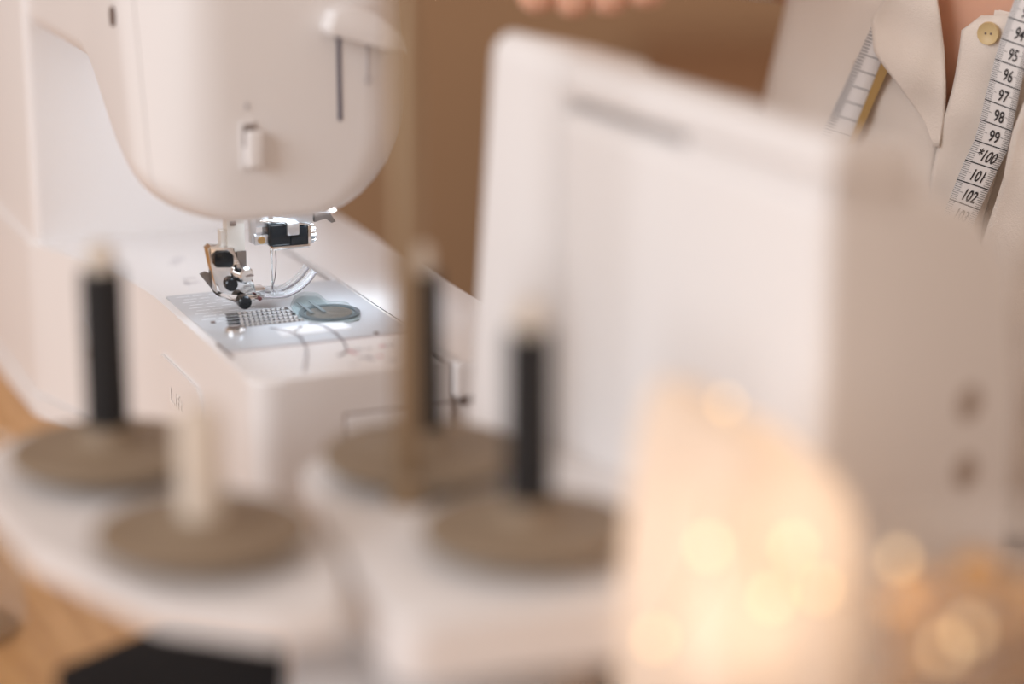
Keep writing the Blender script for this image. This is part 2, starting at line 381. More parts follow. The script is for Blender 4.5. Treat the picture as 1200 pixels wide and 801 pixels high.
# bobbin cover
bp = [(345, 351), (353, 346), (372, 347), (384, 357), (407, 358), (424, 375), (412, 378), (381, 379), (350, 375), (340, 362)]
def tolocal(w):
    q = w-Vector((NX, NY, 0)); return (q.dot(vt), q.dot(ut), w.z)
bpl = [tolocal(onz(x, y, .0905))[:2] for x, y in bp]
cov = prism('bobbin_cover', rounded([(x, y, .003) for x, y in bpl], 4), .0918, .0923, smoke, sm, .0001, 1)
cx, cy = tolocal(onz(386, 368, .0905))[:2]
prism('bobbin_well', rounded([(x*.96+cx*.04, y*.96+cy*.04, .003) for x, y in bpl], 3), .0905, .0909, mat('well_grey', (.36, .40, .40), .4), sm)
lathe('bobbin_ring', [(.0112, .0), (.0135, .0), (.0135, .0008), (.0112, .0008), (.0112, 0)], mat('ring_grey', (.10, .11, .12), .4), sm, Matrix.Translation((cx, cy, .0909)), 32)
lathe('bobbin', [(0, .0006), (.002, .0007), (.0025, .0004), (.0100, .0005), (.0102, 0)], mat('bobbin_brown', (.26, .18, .13), .3, .3, noise=(300, .5, (1, 1, 1))), sm, Matrix.Translation((cx, cy, .0910)), 32)
for dx in (-.004, .0015):
    box('cover_rib', bpl[9][0]+.008+dx, bpl[9][0]+.0095+dx, cy-.002, cy+.018, .0923, .0925, mat('rib_dark', (.12, .13, .13), .8), cov)
# prints on the bed
def marks(name, m, px, rnd, z=.0901, n=7):
    bm = bmesh.new(); r = random.Random(rnd)
    for x, y, w, d in px:
        lx, ly, _ = tolocal(onz(x, y, z))
        for k in range(n):
            a = lx+(k-n/2)*w/n; hgt = d*r.uniform(.3, 1)
            bx(bm, a, a+w/n*.62, ly-hgt/2+r.uniform(-.3, .3)*d, ly+hgt/2, z-.0003, z)
    frombm(name, bm, m, sm)['kind'] = 'stuff'
marks('front_print', print_grey, [(419, 409, .004, .003), (432, 408, .003, .002), (428, 418, .006, .004), (436, 420, .004, .003), (414, 427, .003, .002), (455, 404, .004, .003), (458, 422, .004, .003)], 1)
marks('front_print', print_red, [(410, 411, .003, .004), (416, 413, .003, .003), (448, 405, .003, .003), (446, 417, .002, .004)], 2)
marks('back_print', print_pale, [(205, 305, .004, .008), (211, 303, .005, .006), (203, 309, .005, .004), (222, 326, .006, .004), (226, 331, .008, .004), (219, 331, .003, .007)], 3)
# presser bar, ankle and foot ------------------------------------------
bm = bmesh.new(); bx(bm, -.0205, -.0125, -.003, .004, .1165, .152, .0005); bx(bm, -.0232, -.0203, -.002, .003, .1165, .1265, .0003)
bar = frombm('presser_bar', bm, barmetal, sm, 'auto')
box('bar_slot', -.0190, -.0165, -.0034, -.0028, .1285, .1305, groove, bar)
bm = bmesh.new(); bx(bm, -.0165, -.0122, -.0035, .0035, .1050, .1170, .0003); frombm('bar_tip', bm, darksteel, sm, 'auto')
def U0(pts, u):
    out = []
    for x, y in pts:
        d = ray(x, y); o_ = C-Vector((NX, NY, 0)); t = (u-o_.dot(ut))/d.dot(ut); w = C+d*t; out.append((tolocal(w)[0], w.z))
    return out
ank = slabv('ankle', U0([(243, 292), (247, 288), (274, 290), (279, 306), (283, 316), (297, 329), (300, 342), (289, 347), (270, 343), (254, 343), (247, 312)], -.005), -.0055, .0015, chrome, sm, .0006)
oc = U0([(249, 297), (254, 293), (267, 293), (272, 298), (272, 308), (269, 312), (252, 312), (249, 308)], -.0055)
slabv('release_button', oc, -.0085, -.0050, blackgloss, ank, .0006)
slabv('ankle_lever', U0([(234, 321), (240, 318), (250, 321), (260, 346), (254, 346)], .003), .002, .004, darksteel, sm, .0003)
def knob(name, px, py, r, u0, u1, m, parent, tilt=0, slot=False, n=24):
    x, z = U0([(px, py)], u0)[0]; L = u1-u0
    M = Matrix.Translation((x, u0, z)) @ Matrix.Rotation(math.radians(tilt), 4, 'Z') @ Matrix.Rotation(math.radians(-90), 4, 'X')
    k = lathe(name, [(0, 0), (r*.8, 0), (r, r*.2), (r, L*.6), (r*.7, L*.65), (r*.7, L)], m, parent, M, n)
    if slot: box('knob_slot', x-r*.75, x+r*.75, u0-.0003, u0+.0004, z-.0003, z+.0003, groove, k)
    return k
knob('clamp_screw', 290, 323, .0037, -.0120, -.0030, chrome, sm, 18, True)
knob('hinge_knob', 272, 334, .0029, -.0085, -.0040, blackgloss, sm)
knob('foot_knob', 288, 355, .0030, -.0120, -.0040, blackgloss, sm)
knob('ankle_pin', 266, 327, .0007, -.0062, -.0050, groove, sm, n=10)
bm = bmesh.new(); bx(bm, -.019, .0015, -.0055, .0055, .0945, .0958, .0004); bx(bm, -.013, -.004, -.0035, .0035, .0958, .0995, .0006)
v = [bm.verts.new(p) for p in ((-.019, -.0055, .0950), (-.0265, -.006, .0985), (-.0265, .006, .0985), (-.019, .0055, .0950))]; bm.faces.new(v)
v = [bm.verts.new(p) for p in ((-.019, -.0055, .0956), (-.0265, -.006, .0991), (-.0265, .006, .0991), (-.019, .0055, .0956))]; bm.faces.new(v)
frombm('foot_base', bm, chrome, sm, 'auto')
def toe(y0, y1, name):
    path = smoothpath([(-.006, 0, .0962), (.003, 0, .0955), (.009, 0, .0972), (.0145, 0, .1008), (.0182, 0, .1052)], 5)
    bm = bmesh.new(); R = []
    for i, p in enumerate(path):
        t = (path[min(i+1, len(path)-1)]-path[max(i-1, 0)]).normalized(); nrm = Vector((-t.z, 0, t.x))
        R.append([bm.verts.new((p.x+nrm.x*h, y, p.z+nrm.z*h)) for y, h in ((y0, -.0007), (y1, -.0007), (y1, .0007), (y0, .0007))])
    for A, B in zip(R, R[1:]):
        for k in range(4): bm.faces.new((A[k], A[(k+1) % 4], B[(k+1) % 4], B[k]))
    bm.faces.new(R[0][::-1]); bm.faces.new(R[-1]); frombm(name, bm, clearp, sm, 'auto')
    tube('toe_rim', [(p.x, y0, p.z) for p in path], .00045, mat('rim_grey', (.33, .30, .31), .2), sm, 6)
toe(-.0075, -.0022, 'clear_toe'); toe(.0024, .0078, 'clear_toe')
box('toe_bridge', -.0015, .0035, -.0075, .0078, .0962, .0972, clearp, sm)
knob('toe_pin', 305, 350, .0009, -.0085, -.0060, mat('pin_maroon', (.12, .03, .03), .3), sm, n=12)
# needle bar
bm = bmesh.new(); bx(bm, -.0025, .0085, -.006, .005, .1180, .1285, .0015, 3); bx(bm, .0075, .0155, -.0065, .004, .1180, .1262, .001, 2)
clampo = frombm('needle_clamp', bm, blackgloss, sm, 'auto')
bm = bmesh.new(); bx(bm, -.001, .0165, -.0066, .005, .1164, .1182, .0008, 2); bx(bm, .0155, .0172, -.006, .004, .1175, .1265, .0005)
frombm('clamp_band', bm, chrome, clampo, 'auto')
M = Matrix.Translation((.0172, -.001, .1215)) @ Matrix.Rotation(math.pi/2, 4, 'Y')
bm = bmesh.new()
prof = [(0, 0), (.0036, 0), (.0036, .0022), (0, .0026)]; lathe_bm(bm, prof, M, 16)
for k in range(8):
    a = 2*math.pi*k/8; tube_bm(bm, [M @ Vector((.0036*math.cos(a), .0036*math.sin(a), 0)), M @ Vector((.0036*math.cos(a), .0036*math.sin(a), .0024))], .0007, 6)
frombm('thumb_screw', bm, chrome, clampo, 'auto')
bm = bmesh.new(); bx(bm, -.0095, -.0072, -.003, .002, .1195, .1320, .0005); bx(bm, -.0085, -.002, -.0045, .002, .1190, .1235, .0006); bx(bm, -.0075, -.001, -.003, .003, .1265, .1345, .001)
frombm('clamp_bracket', bm, steel, clampo, 'auto')
lathe('brass_screw', [(0, 0), (.0017, .0003), (.0017, .002)], mat('brass', (.6, .42, .2), .3, 1), clampo, Matrix.Translation((-.0055, -.0052, .1212)) @ Matrix.Rotation(-math.pi/2, 4, 'X'), 16)
bm = bmesh.new(); bx(bm, .000, .019, -.004, .006, .1262, .1420, .0015); bx(bm, .0055, .0115, -.0072, .0, .1225, .1285, .0012)
frombm('needle_bar', bm, steel, sm, 'auto')
tube('bracket_rod', [(-.006, -.005, .1300), (.004, -.006, .1290), (.016, -.005, .1262)], .0008, chrome, sm)
lathe('needle', [(0, .0925), (.00025, .0935), (.00042, .097), (.00045, .113), (.0008, .1145), (.0008, .1185), (0, .1185)], chrome, sm, Matrix.Translation((.0, -.0012, 0)), 12)
slabv('thread_guide', P((20, 131), (27, 130.5), (30, 126), (28, 125.5), (25.5, 128), (20, 126.5)), -.002, .004, darksteel, sm, .0003)
tube('needle_thread', smoothpath([(.0012, -.003, .1180), (.0014, -.003, .1100), (.0006, -.003, .1030), (-.0006, -.003, .0985), (.0008, -.004, .0965)], 6), .0002, mat('thread_dark', (.12, .09, .10), .7), sm, 6)

# loose thread tails on the bed
thr = mat('thread_grey', (.20, .17, .18), .8)
def tail(px, label, zs):
    pts = smoothpath([onz(x, y, z) for (x, y), z in zip(px, zs)], 6)
    tag(tube('thread_tail', pts, .00028, thr, None, 6), label, 'thread', 'loose thread tails on the bed')
tail([(316, 384), (345, 390), (357, 403), (359, 418), (356, 434)], 'grey thread tail hanging forward from the feed dogs over the seam', [.0914, .0913, .0906, .0904, .0904])
tail([(362, 379), (375, 380), (392, 389), (404, 402), (405, 412), (396, 416)], 'grey thread tail curling down from the bobbin cover to the red print', [.0928, .0918, .0912, .0906, .0904, .0904])

# ================================================================== OVERLOCKER (foreground)
E0 = at(966, 400, .782); E0 = Vector((E0.x, E0.y, 0))
ang = math.atan2(.74, -.67)
# local x = along the white rear face (away to the left), local y = along the shaded end face (away to the right)
ov = thing('overlocker', 'large white overlocker with top handle, spool stand and tall thread pole', 'overlocker', E0, ang-math.pi)
# rotate so that local -x runs along the rear face: direction a = -(local x)
def zt(t): return .218+.10*t
def ovbody(name, t0, t1, prof, m, bev=.006, lift=0):
    bm = bmesh.new(); R = []
    for t in (t0, t1): R.append([bm.verts.new((-t, b, z+(zt(t)-.222)*(z > .1)+lift)) for b, z in prof])
    n = len(prof)
    for i in range(n): bm.faces.new((R[0][i], R[0][(i+1) % n], R[1][(i+1) % n], R[1][i]))
    bm.faces.new(R[0]); bm.faces.new(R[1][::-1])
    bmesh.ops.remove_doubles(bm, verts=bm.verts, dist=1e-6)
    bmesh.ops.recalc_face_normals(bm, faces=bm.faces)
    if bev: bmesh.ops.bevel(bm, geom=[e for e in bm.edges if e.calc_face_angle(0) > math.radians(40)], offset=bev, segments=4, profile=.5, affect='EDGES')
    return frombm(name, bm, m, ov, 'auto')
prof = [(0, .0), (0, .205), (.012, .205), (.055, .199), (.083, .187), (.100, .165), (.107, .12), (.109, 0)]
body = ovbody('body', 0, .126, prof, white)
prof2 = [(.004, 0), (.004, .222), (.012, .2235), (.05, .215), (.075, .195), (.088, .15), (.09, 0)]
ovbody('tower', .1265, .169, prof2, white, .008)
for v in [v for v in ov.children if v.name.startswith('tower')][0].data.vertices:      # tower flares towards its foot
    if v.co.x < -.15: v.co.x -= max(0, .22-v.co.z)*.10
profh = [(.001, .2095), (.001, .222), (.010, .224), (.046, .2140), (.046, .200), (.034, .2)]
ovbody('handle', .0, .1262, profh, white, .004)
ovbody('handle_solid', .0, .064, [(.0015, .2045), (.0015, .2097), (.036, .2017), (.036, .194)], white, 0)
for z in (.093, .118):
    lathe('side_screw', [(0, .001), (.0055, .001), (.0065, 0)], mat('screw_taupe', (.40, .32, .27), .6), ov, Matrix.Translation((0, .078, z)) @ Matrix.Rotation(math.pi/2, 4, 'Y'), 16)
# thread stand (children placed in world space, then parented)
def adopt(o, parent=None):
    p = parent or ov; bpy.context.view_layer.update(); o.parent = p; o.matrix_parent_inverse = p.matrix_world.inverted(); return o
def pxpoly(pts, z): return [tuple(onz(x, y, z)[:2]) for x, y in pts]
def rpx(pts, z, r): return rounded([(*onz(x, y, z)[:2], r) for x, y in pts], 6)
TRZ = .0885
left = adopt(prism('spool_tray', rpx([(-45, 545), (35, 640), (185, 708), (325, 728), (408, 722), (398, 650), (345, 590), (215, 545), (150, 505), (50, 500)], TRZ, .012), TRZ-.008, TRZ, white2, None, .003))
right = adopt(prism('spool_tray', rpx([(352, 552), (385, 620), (462, 735), (740, 700), (800, 560), (640, 510), (520, 500), (400, 518)], TRZ, .012), TRZ-.020, TRZ, white2, None, .003))
adopt(prism('tray_bridge', rpx([(260, 640), (330, 690), (440, 715), (700, 690), (760, 600), (420, 600)], TRZ-.0205, .01), TRZ-.034, TRZ-.0205, white2, None, .002))
adopt(prism('tray_base', rpx([(335, 690), (342, 860), (600, 870), (660, 800), (720, 640), (690, 600), (420, 620)], TRZ-.034, .012), 0, TRZ-.0345, white2, None, .004))
DZ = .0985
pins = []
for name, (x, y) in {'FR': (620, 612), 'FL': (237, 615), 'RL': (128, 522), 'RR': (494, 525)}.items():
    w = onz(x, y, DZ)
    d = lathe('spool_disc', [(0, -.0098), (.012, -.0098), (.012, -.005), (.032, -.005), (.0345, -.003), (.0345, -.001), (.0335, 0), (.014, .0005), (.0105, .003)]+([(.009, .0085), (0, .0085)] if name != 'FL' else [(.008, .004), (0, .004)]), taupe, None, loc=w)
    adopt(d)
    if name == 'FL': p = lathe('spool_pin', [(0, .004), (.0072, .004), (.0072, .036), (.006, .039), (0, .039)], cream, None, loc=w)
    else: p = lathe('spool_pin', [(0, .0085), (.0045, .0085), (.0045, .070), (.0035, .073), (0, .0735)], cream, None, loc=w)
    adopt(p); pins.append((name, w))
pw = onz(479, 588, TRZ)
adopt(lathe('thread_pole', [(0, 0), (.007, 0), (.007, .008), (.0044, .010), (.0044, .16), (.0034, .162), (.0034, .33), (0, .33)], polemetal, None, loc=pw))
adopt(box('guide_bar', pw.x-.10, pw.x+.10, pw.y-.004, pw.y+.004, TRZ+.33, TRZ+.336, polemetal, None, .001))
labels = {'FR': 'black thread spool on the taupe disc nearest the white overlocker body', 'RL': 'black thread spool standing in front of the sewing machine pillar base', 'RR': 'black thread spool half hidden behind the tall tan pole'}
first = None
for name, w in pins:
    if name == 'FL': continue
    t = thing('thread_spool', labels[name], 'spool', (w.x, w.y, DZ+.0086), 0, 'black thread spools')
    if first is None:
        lathe('wound_thread', [(.0047, .0022), (.0074, .0022), (.0076, .004), (.0076, .051), (.0074, .053), (.0047, .053)], blackthread, t)
        for pr in ([(.0047, 0), (.0078, 0), (.0078, .002), (.0047, .002), (.0047, 0)], [(.0047, .0532), (.0074, .0532), (.0074, .0552), (.0047, .0552), (.0047, .0532)]): lathe('spool_rim', pr, mat('rim_black', (.02, .018, .018), .5), t)
        first = t
    else:
        for c in first.children:
            k = c.copy(); COL.objects.link(k); k.parent = t

# ================================================================== SMALL THINGS ON THE TABLE
cz = .026
case = prism('flat_case', rounded([(*onz(66, 783, cz)[:2], .004), (*onz(192, 733, cz)[:2], .004), (*onz(334, 752, cz)[:2], .004), (*onz(336, 930, cz)[:2], .004), (*onz(66, 905, cz)[:2], .004)], 4), 0, cz, blackcase, None, .002)
tag(case, 'flat black case lying on the oak table under the spool tray', 'case')
def jar(name, label, loc, r, h, th=.002):
    t = thing(name, label, 'jar', loc)
    lathe('glass_wall', [(0, 0), (r*.9, 0), (r, .004), (r, h*.86), (r*.93, h*.92), (r*.93, h), (r*.93-th, h), (r*.93-th, h*.92), (r-th, h*.86), (r-th, .006), (r*.88, .004), (0, .004)], glass, t, n=40)
    bm = bmesh.new(); tube_bm(bm, [Vector((r*.95*math.cos(a), r*.95*math.sin(a), h)) for a in [2*math.pi*k/40 for k in range(41)]], .0018, 6)
    frombm('rim', bm, glass, t, True)
    return t
lj = onz(-62, 740, 0); jar('glass_jar', 'clear glass jar standing alone on bare oak beside the black case', (lj.x, lj.y, 0), .032, .075)
rj = at(1150, 660, .712); jar('glass_jar', 'clear glass jar with amber pieces in front of the overlocker side screws', (rj.x, rj.y, 0), .036, .120)
# amber pieces in the right jar
rr_ = random.Random(9); k = 0; placed = []
for lay in range(10):
    for j in range(6):
        a = j*math.pi/3+lay*.5; rad = .021
        p = Vector((rj.x+rad*math.cos(a), rj.y+rad*math.sin(a), .0145+lay*.0098+rr_.uniform(0, .0008)))
        s = .0092
        if first is None: pass
        if k == 0:
            bm = bmesh.new(); bmesh.ops.create_icosphere(bm, subdivisions=2, radius=1)
            for v in bm.verts: v.co.z *= .62; v.co *= (1+.10*math.sin(5*v.co.x+3*v.co.y))
            me0 = bpy.data.meshes.new('amber_piece'); bm.to_mesh(me0); bm.free(); me0.shade_smooth(); me0.materials.append(amber)
        o = bpy.data.objects.new('amber_piece', me0); COL.objects.link(o); o.location = p; o.scale = (s, s, s*.8); o.rotation_euler = (rr_.uniform(-.4, .4), 0, rr_.uniform(0, 6))
        tag(o, 'glossy amber piece heaped inside the clear glass jar', 'bead', 'amber pieces in the glass jar'); k += 1
# heap of sheer white cloth, warm lights inside and around it
hc = at(874, 640, .742); hc = Vector((hc.x, hc.y, 0))
bm = bmesh.new(); R = []; NA, NR = 64, 22
for i in range(NR+1):
    f = i/NR; ring = []
    for j in range(NA):
        a = 2*math.pi*j/NA
        fold = 1+.10*math.sin(7*a+1.2)*f+.05*math.sin(13*a)*f
        rr2 = (.004+.036*f**.8)*fold
        x = rr2*math.cos(a)*1.0; y = rr2*math.sin(a)*.70
        base = .160-.60*(x+.028)
        top = base*(1-f**7)
        ring.append(bm.verts.new((x, y, max(.0, top)+.004*math.sin(5*a+6*f)*(1-f)*f)))
    R.append(ring)
for A, B in zip(R, R[1:]):
    for j in range(NA): bm.faces.new((A[j], A[(j+1) % NA], B[(j+1) % NA], B[j]))
bm.faces.new(R[0])
heap = frombm('cloth_heap', bm, clothm, None, True, loc=(hc.x, hc.y, .0005))
tag(heap, 'sheer white cloth heaped in warm light against the overlocker', 'cloth')
sl = thing('fairy_lights', 'string of warm fairy lights wound over the sheer white cloth', 'string lights', hc)
bulbs = []
for (x, y, d) in ((850, 475, .735), (872, 505, .735), (768, 748, .705), (1053, 655, .715), (1060, 700, .712), (930, 640, .702), (905, 700, .70), (960, 690, .705), (1135, 740, .672), (830, 640, .70), (1108, 760, .672)):
    bulbs.append(at(x, y, d))
for i, b in enumerate(bulbs):
    bm = bmesh.new(); lathe_bm(bm, [(0, -.0022), (.0012, -.0018), (.0017, 0), (.0012, .0018), (0, .0024)], Matrix.Translation(b-hc), 12)
    frombm('bulb', bm, bulbm, sl, True)
order = sorted(range(len(bulbs)), key=lambda i: bulbs[i].x)
tube('wire', smoothpath([bulbs[i]-hc+Vector((0, 0, -.003)) for i in order], 8), .0005, wirem, sl, 5)
for (x, y, d, e) in ((874, 600, .742, .022), (862, 720, .742, .019), (1048, 690, .70, .016), (1150, 640, .712, .012)):
    l = bpy.data.lights.new('fairy_glow', 'POINT'); l.energy = e; l.color = (1, .79, .60); l.shadow_soft_size = .012
    lo2 = bpy.data.objects.new('fairy_glow', l); COL.objects.link(lo2); lo2.parent = sl; lo2.location = at(x, y, d)-hc

# ================================================================== PERSON
G = Vector((-.50, -.866, 0)).normalized(); L_ = Vector((-G.y, G.x, 0))     # facing, body-left
TC = Vector((.278, 1.150, 0)); HW, HD = .165, .108
def chest(px, py, off=0):
    """where a pixel's ray meets the shirt front (an elliptic trunk), raised by off"""
    d = ray(px, py); a, b = HW+off, HD+off
    o_ = C-TC; ox, oy = o_.dot(L_)/a, (o_.x*G.x+o_.y*G.y)/b; dx, dy = d.dot(L_)/a, (d.x*G.x+d.y*G.y)/b
    A, B, Cc = dx*dx+dy*dy, 2*(ox*dx+oy*dy), ox*ox+oy*oy-1
    D = B*B-4*A*Cc
    t = (-B-math.sqrt(D))/(2*A) if D > 0 else -B/(2*A)
    return C+d*t
person = thing('person', 'seated person in an open-necked cream linen shirt behind the overlocker', 'person', (TC.x, TC.y, FLZ))
PB = Vector((TC.x, TC.y, FLZ))
def wp(f, l, z): return TC+G*f+L_*l+Vector((0, 0, z))
# one continuous body: trunk, neck, head, arms, legs grown with a skin modifier
jv, je, jr = [], [], []
def J(p, r, parent=None):
    jv.append(p-PB); jr.append(r if isinstance(r, tuple) else (r, r)); i = len(jv)-1
    if parent is not None: je.append((parent, i))
    return i
pel = J(wp(-.02, 0, -.24), (.13, .10)); sp = J(wp(-.01, 0, -.08), (.115, .085), pel); ch = J(wp(0, 0, .10), (.125, .085), sp); up = J(wp(-.01, 0, .22), (.11, .07), ch)
nk = J(wp(-.005, 0, .315), .05, up); nk2 = J(wp(.01, 0, .37), .05, nk); h1 = J(wp(.03, 0, .43), (.062, .075), nk2); h2 = J(wp(.025, 0, .50), (.075, .088), h1); J(wp(.02, 0, .56), (.05, .06), h2)
rs = J(wp(-.01, -.15, .245), .055, up); ls = J(wp(-.01, .15, .245), .055, up)
hx = at(668, 2, .945)                                   # right hand on the overlocker's top
el = J(Vector((.035, 1.235, .30)), .042, rs); wr = J(Vector((.030, 1.035, .288)), .026, el); pm = J(Vector((.026, .985, .276)), (.030, .016), wr)
for k in range(4):
    s = (k-1.5)*.0140; ln = (.9, 1, .95, .78)[k]
    a = J(Vector((.031+s, .962, .262)), .0105, pm); b = J(Vector((.031+s, .945-.004*ln, .248)), .0098, a); J(Vector((.031+s, .941, .248-.018*ln)), .0088, b)
a = J(Vector((.026-.034, .990, .262)), .010, pm); b = J(Vector((.026-.044, .968, .252)), .0088, a)
el2 = J(wp(.06, .24, .03), .042, ls); wr2 = J(wp(.24, .19, -.12), .027, el2); pm2 = J(wp(.30, .17, -.14), (.030, .015), wr2)
for k in range(4):
    s = (k-1.5)*.0185
    a = J(wp(.345, .17+s, -.145), .0088, pm2); J(wp(.385, .17+s, -.155), .0078, a)
a = J(wp(.32, .125, -.145), .010, pm2); J(wp(.35, .110, -.15), .0085, a)
for s in (-1, 1):
    hip = J(wp(0, .09*s, -.29), .085, pel); kn = J(wp(.40, .11*s, -.30), .06, hip); an = J(wp(.42, .11*s, FLZ+.08), .04, kn); J(wp(.54, .12*s, FLZ+.035), .034, an)
me = bpy.data.meshes.new('body'); me.from_pydata([tuple(v) for v in jv], je, []); me.update()
tmp = bpy.data.objects.new('tmp', me); COL.objects.link(tmp)
sk = tmp.modifiers.new('s', 'SKIN'); sk.use_smooth_shade = True
for i, r in enumerate(jr):
    me.skin_vertices[0].data[i].radius = r; me.skin_vertices[0].data[i].use_root = (i == 0)
ss = tmp.modifiers.new('d', 'SUBSURF'); ss.levels = 2; ss.render_levels = 2
bpy.context.view_layer.update()
bme = bpy.data.meshes.new_from_object(tmp.evaluated_get(bpy.context.evaluated_depsgraph_get())); bpy.data.objects.remove(tmp)
bme.name = 'body'; bme.materials.clear(); link('body', bme, skin, person)
# hair and face (above the frame)
def blob(name, c, r, m, parent, squash=(1, 1, 1), sub=3):
    bm = bmesh.new(); bmesh.ops.create_icosphere(bm, subdivisions=sub, radius=r)
    for v in bm.verts: v.co = Vector((v.co.x*squash[0], v.co.y*squash[1], v.co.z*squash[2]))
    return frombm(name, bm, m, parent, True, loc=c-PB)
hb = blob('hair', wp(.0, 0, .515), .098, hairm, person, (.95, .98, .95)); blob('hair_bun', wp(-.10, 0, .50), .045, hairm, hb).parent = person
for s in (-1, 1): blob('eye', wp(.098, .030*s, .485), .011, inkm, person, sub=2)
blob('nose', wp(.108, 0, .458), .014, skin, person, (.8, .8, 1.5), 2); blob('mouth', wp(.098, 0, .425), .014, mat('lips', (.5, .2, .17), .5), person, (1.2, .8, .4), 2)
for s in (-1, 1): blob('ear', wp(.02, .078*s, .465), .02, skin, person, (.5, .7, 1.3), 2)
# trousers
tm = mat('dark_trousers', (.10, .09, .09), .85)
for s in (-1, 1):
    tube('trouser_leg', [wp(-.03, .09*s, -.27)-PB, wp(.10, .095*s, -.29)-PB, wp(.38, .11*s, -.295)-PB, wp(.43, .11*s, -.33)-PB, wp(.425, .11*s, FLZ+.10)-PB], [.11, .105, .08, .075, .06], tm, person, 20)
# shirt trunk with an open neck
def trunk(z):
    ks = [(-.32, .158, .118), (-.18, .155, .110), (-.02, HW, HD), (.150, HW, HD), (.215, .152, .104), (.255, .150, .088), (.285, .115, .068), (.312, .068, .056)]
    if z <= ks[0][0]: return ks[0][1:]
    for (z0, a0, b0), (z1, a1, b1) in zip(ks, ks[1:]):
        if z <= z1:
            t = (z-z0)/(z1-z0); return a0+(a1-a0)*t, b0+(b1-b0)*t
    return ks[-1][1:]
vs, fs = [], []; NA, NZ = 480, 200
for i in range(NZ+1):
    z = -.32+.632*i/NZ; a, b = trunk(z)
    for j in range(NA):
        q = 2*math.pi*j/NA
        wv = 1+.008*math.sin(9*q+20*z)+.007*math.sin(17*q-31*z)
        p = TC+G*(b*wv*math.cos(q))+L_*(a*wv*math.sin(q))+Vector((0, 0, z)); vs.append(p-PB)
def vopen(q, z):
    if math.cos(q) < 0: return False
    a, b = trunk(z); w = TC+G*(b*math.cos(q))+L_*(a*math.sin(q))+Vector((0, 0, z))-C
    x = 600+FPX*w.dot(Rv)/w.dot(Fv); y = 400.5-FPX*w.dot(Uv)/w.dot(Fv)
    return y < 165 and np.interp(y, [-120, 0, 100, 165], [1080, 1072, 1088, 1096]) < x < np.interp(y, [-120, 0, 30, 100, 165], [1230, 1180, 1150, 1125, 1104])
for i in range(NZ):
    z = -.32+.632*(i+.5)/NZ
    for j in range(NA):
        if vopen(2*math.pi*(j+.5)/NA, z): continue
        fs.append((i*NA+j, i*NA+(j+1) % NA, (i+1)*NA+(j+1) % NA, (i+1)*NA+j))
pyd('shirt', vs, fs, linen, person)
# chest skin seen in the open neck
vs, fs = [], []
for i in range(21):
    for j in range(17):
        x = 1060+(1240-1060)*j/16; y = -90+300*i/20
        vs.append(chest(x, y, -.006)-PB)
for i in range(20):
    for j in range(16): fs.append((i*17+j, i*17+j+1, (i+1)*17+j+1, (i+1)*17+j))
# sleeves
tube('sleeve', [p-PB for p in smoothpath([wp(-.01, -.10, .250), wp(-.01, -.165, .262), Vector((.080, 1.27, .300)), Vector((.035, 1.235, .318)), Vector((.033, 1.16, .310))], 4)], [.060]*4+[.066]*4+[.058]*4+[.052]*4+[.045], linen, person, 20)
tube('sleeve', [p-PB for p in smoothpath([wp(-.01, .10, .230), wp(-.01, .165, .225), wp(.03, .215, .12), wp(.06, .24, .03), wp(.14, .22, -.04)], 4)], [.062]*4+[.068]*4+[.060]*4+[.054]*4+[.046], linen, person, 20)
def patch(name, rows, off, m, parent, thick=.0012, nx=14, ny=26, wav=.0016, rot=0, sub=1):
    """rows: [(y, xl, xr, offl, offr)] -> cloth panel laid on the chest, with thickness"""
    vs, fs = [], []
    ys = [r[0] for r in rows]
    for i in range(ny+1):
        y = ys[0]+(ys[-1]-ys[0])*i/ny
        xl, xr, ol, orr = [float(np.interp(y, ys, [r[k] for r in rows])) for k in (1, 2, 3, 4)]
        yl = float(np.interp(y, ys, [(r[5] if len(r) > 5 else 0) for r in rows]))
        for j in range(nx+1):
            s = j/nx; x = xl+(xr-xl)*s
            e = off+ol+(orr-ol)*s+wav*(math.sin(x*.07+y*.031+rot)+.6*math.sin(x*.031-y*.075+1.7*rot))
            vs.append(chest(x, y+yl*(s-.5), e)-PB)
    n0 = len(vs)
    for i in range(ny):
        for j in range(nx): fs.append((i*(nx+1)+j, i*(nx+1)+j+1, (i+1)*(nx+1)+j+1, (i+1)*(nx+1)+j))
    o = pyd(name, vs, fs, m, parent)
    sd = o.modifiers.new('t', 'SOLIDIFY'); sd.thickness = thick; sd.offset = 1
    return o
pyd('chest_skin', vs, fs, skin, person)
# collar flap, placket and the raised right front
patch('collar_flap', [(-70, 1062, 1096, .008, .006), (0, 1036, 1097, .007, .005), (20, 1020, 1101, .008, .005), (62, 1024, 1107, .010, .006), (100, 1052, 1107, .009, .006), (140, 1082, 1105, .007, .005), (172, 1094, 1100, .004, .003)], .002, linen, person, .0018)
patch('front_placket', [(18, 1150, 1190, .002, .004), (30, 1127, 1192, .003, .004), (60, 1124, 1190, .002, .003), (100, 1117, 1185, .002, .003), (150, 1103, 1176, .002, .003), (210, 1090, 1165, .002, .002), (260, 1086, 1150, .002, .002), (330, 1080, 1140, .002, .002), (470, 1070, 1130, .001, .001)], .0015, linen, person, .0015, rot=1)
patch('inner_front', [(70, 1000, 1088, 0, 0), (160, 985, 1100, 0, .001), (250, 975, 1094, 0, .001), (330, 970, 1090, 0, 0), (470, 965, 1085, 0, 0)], .0015, linen, person, .0012, rot=2)
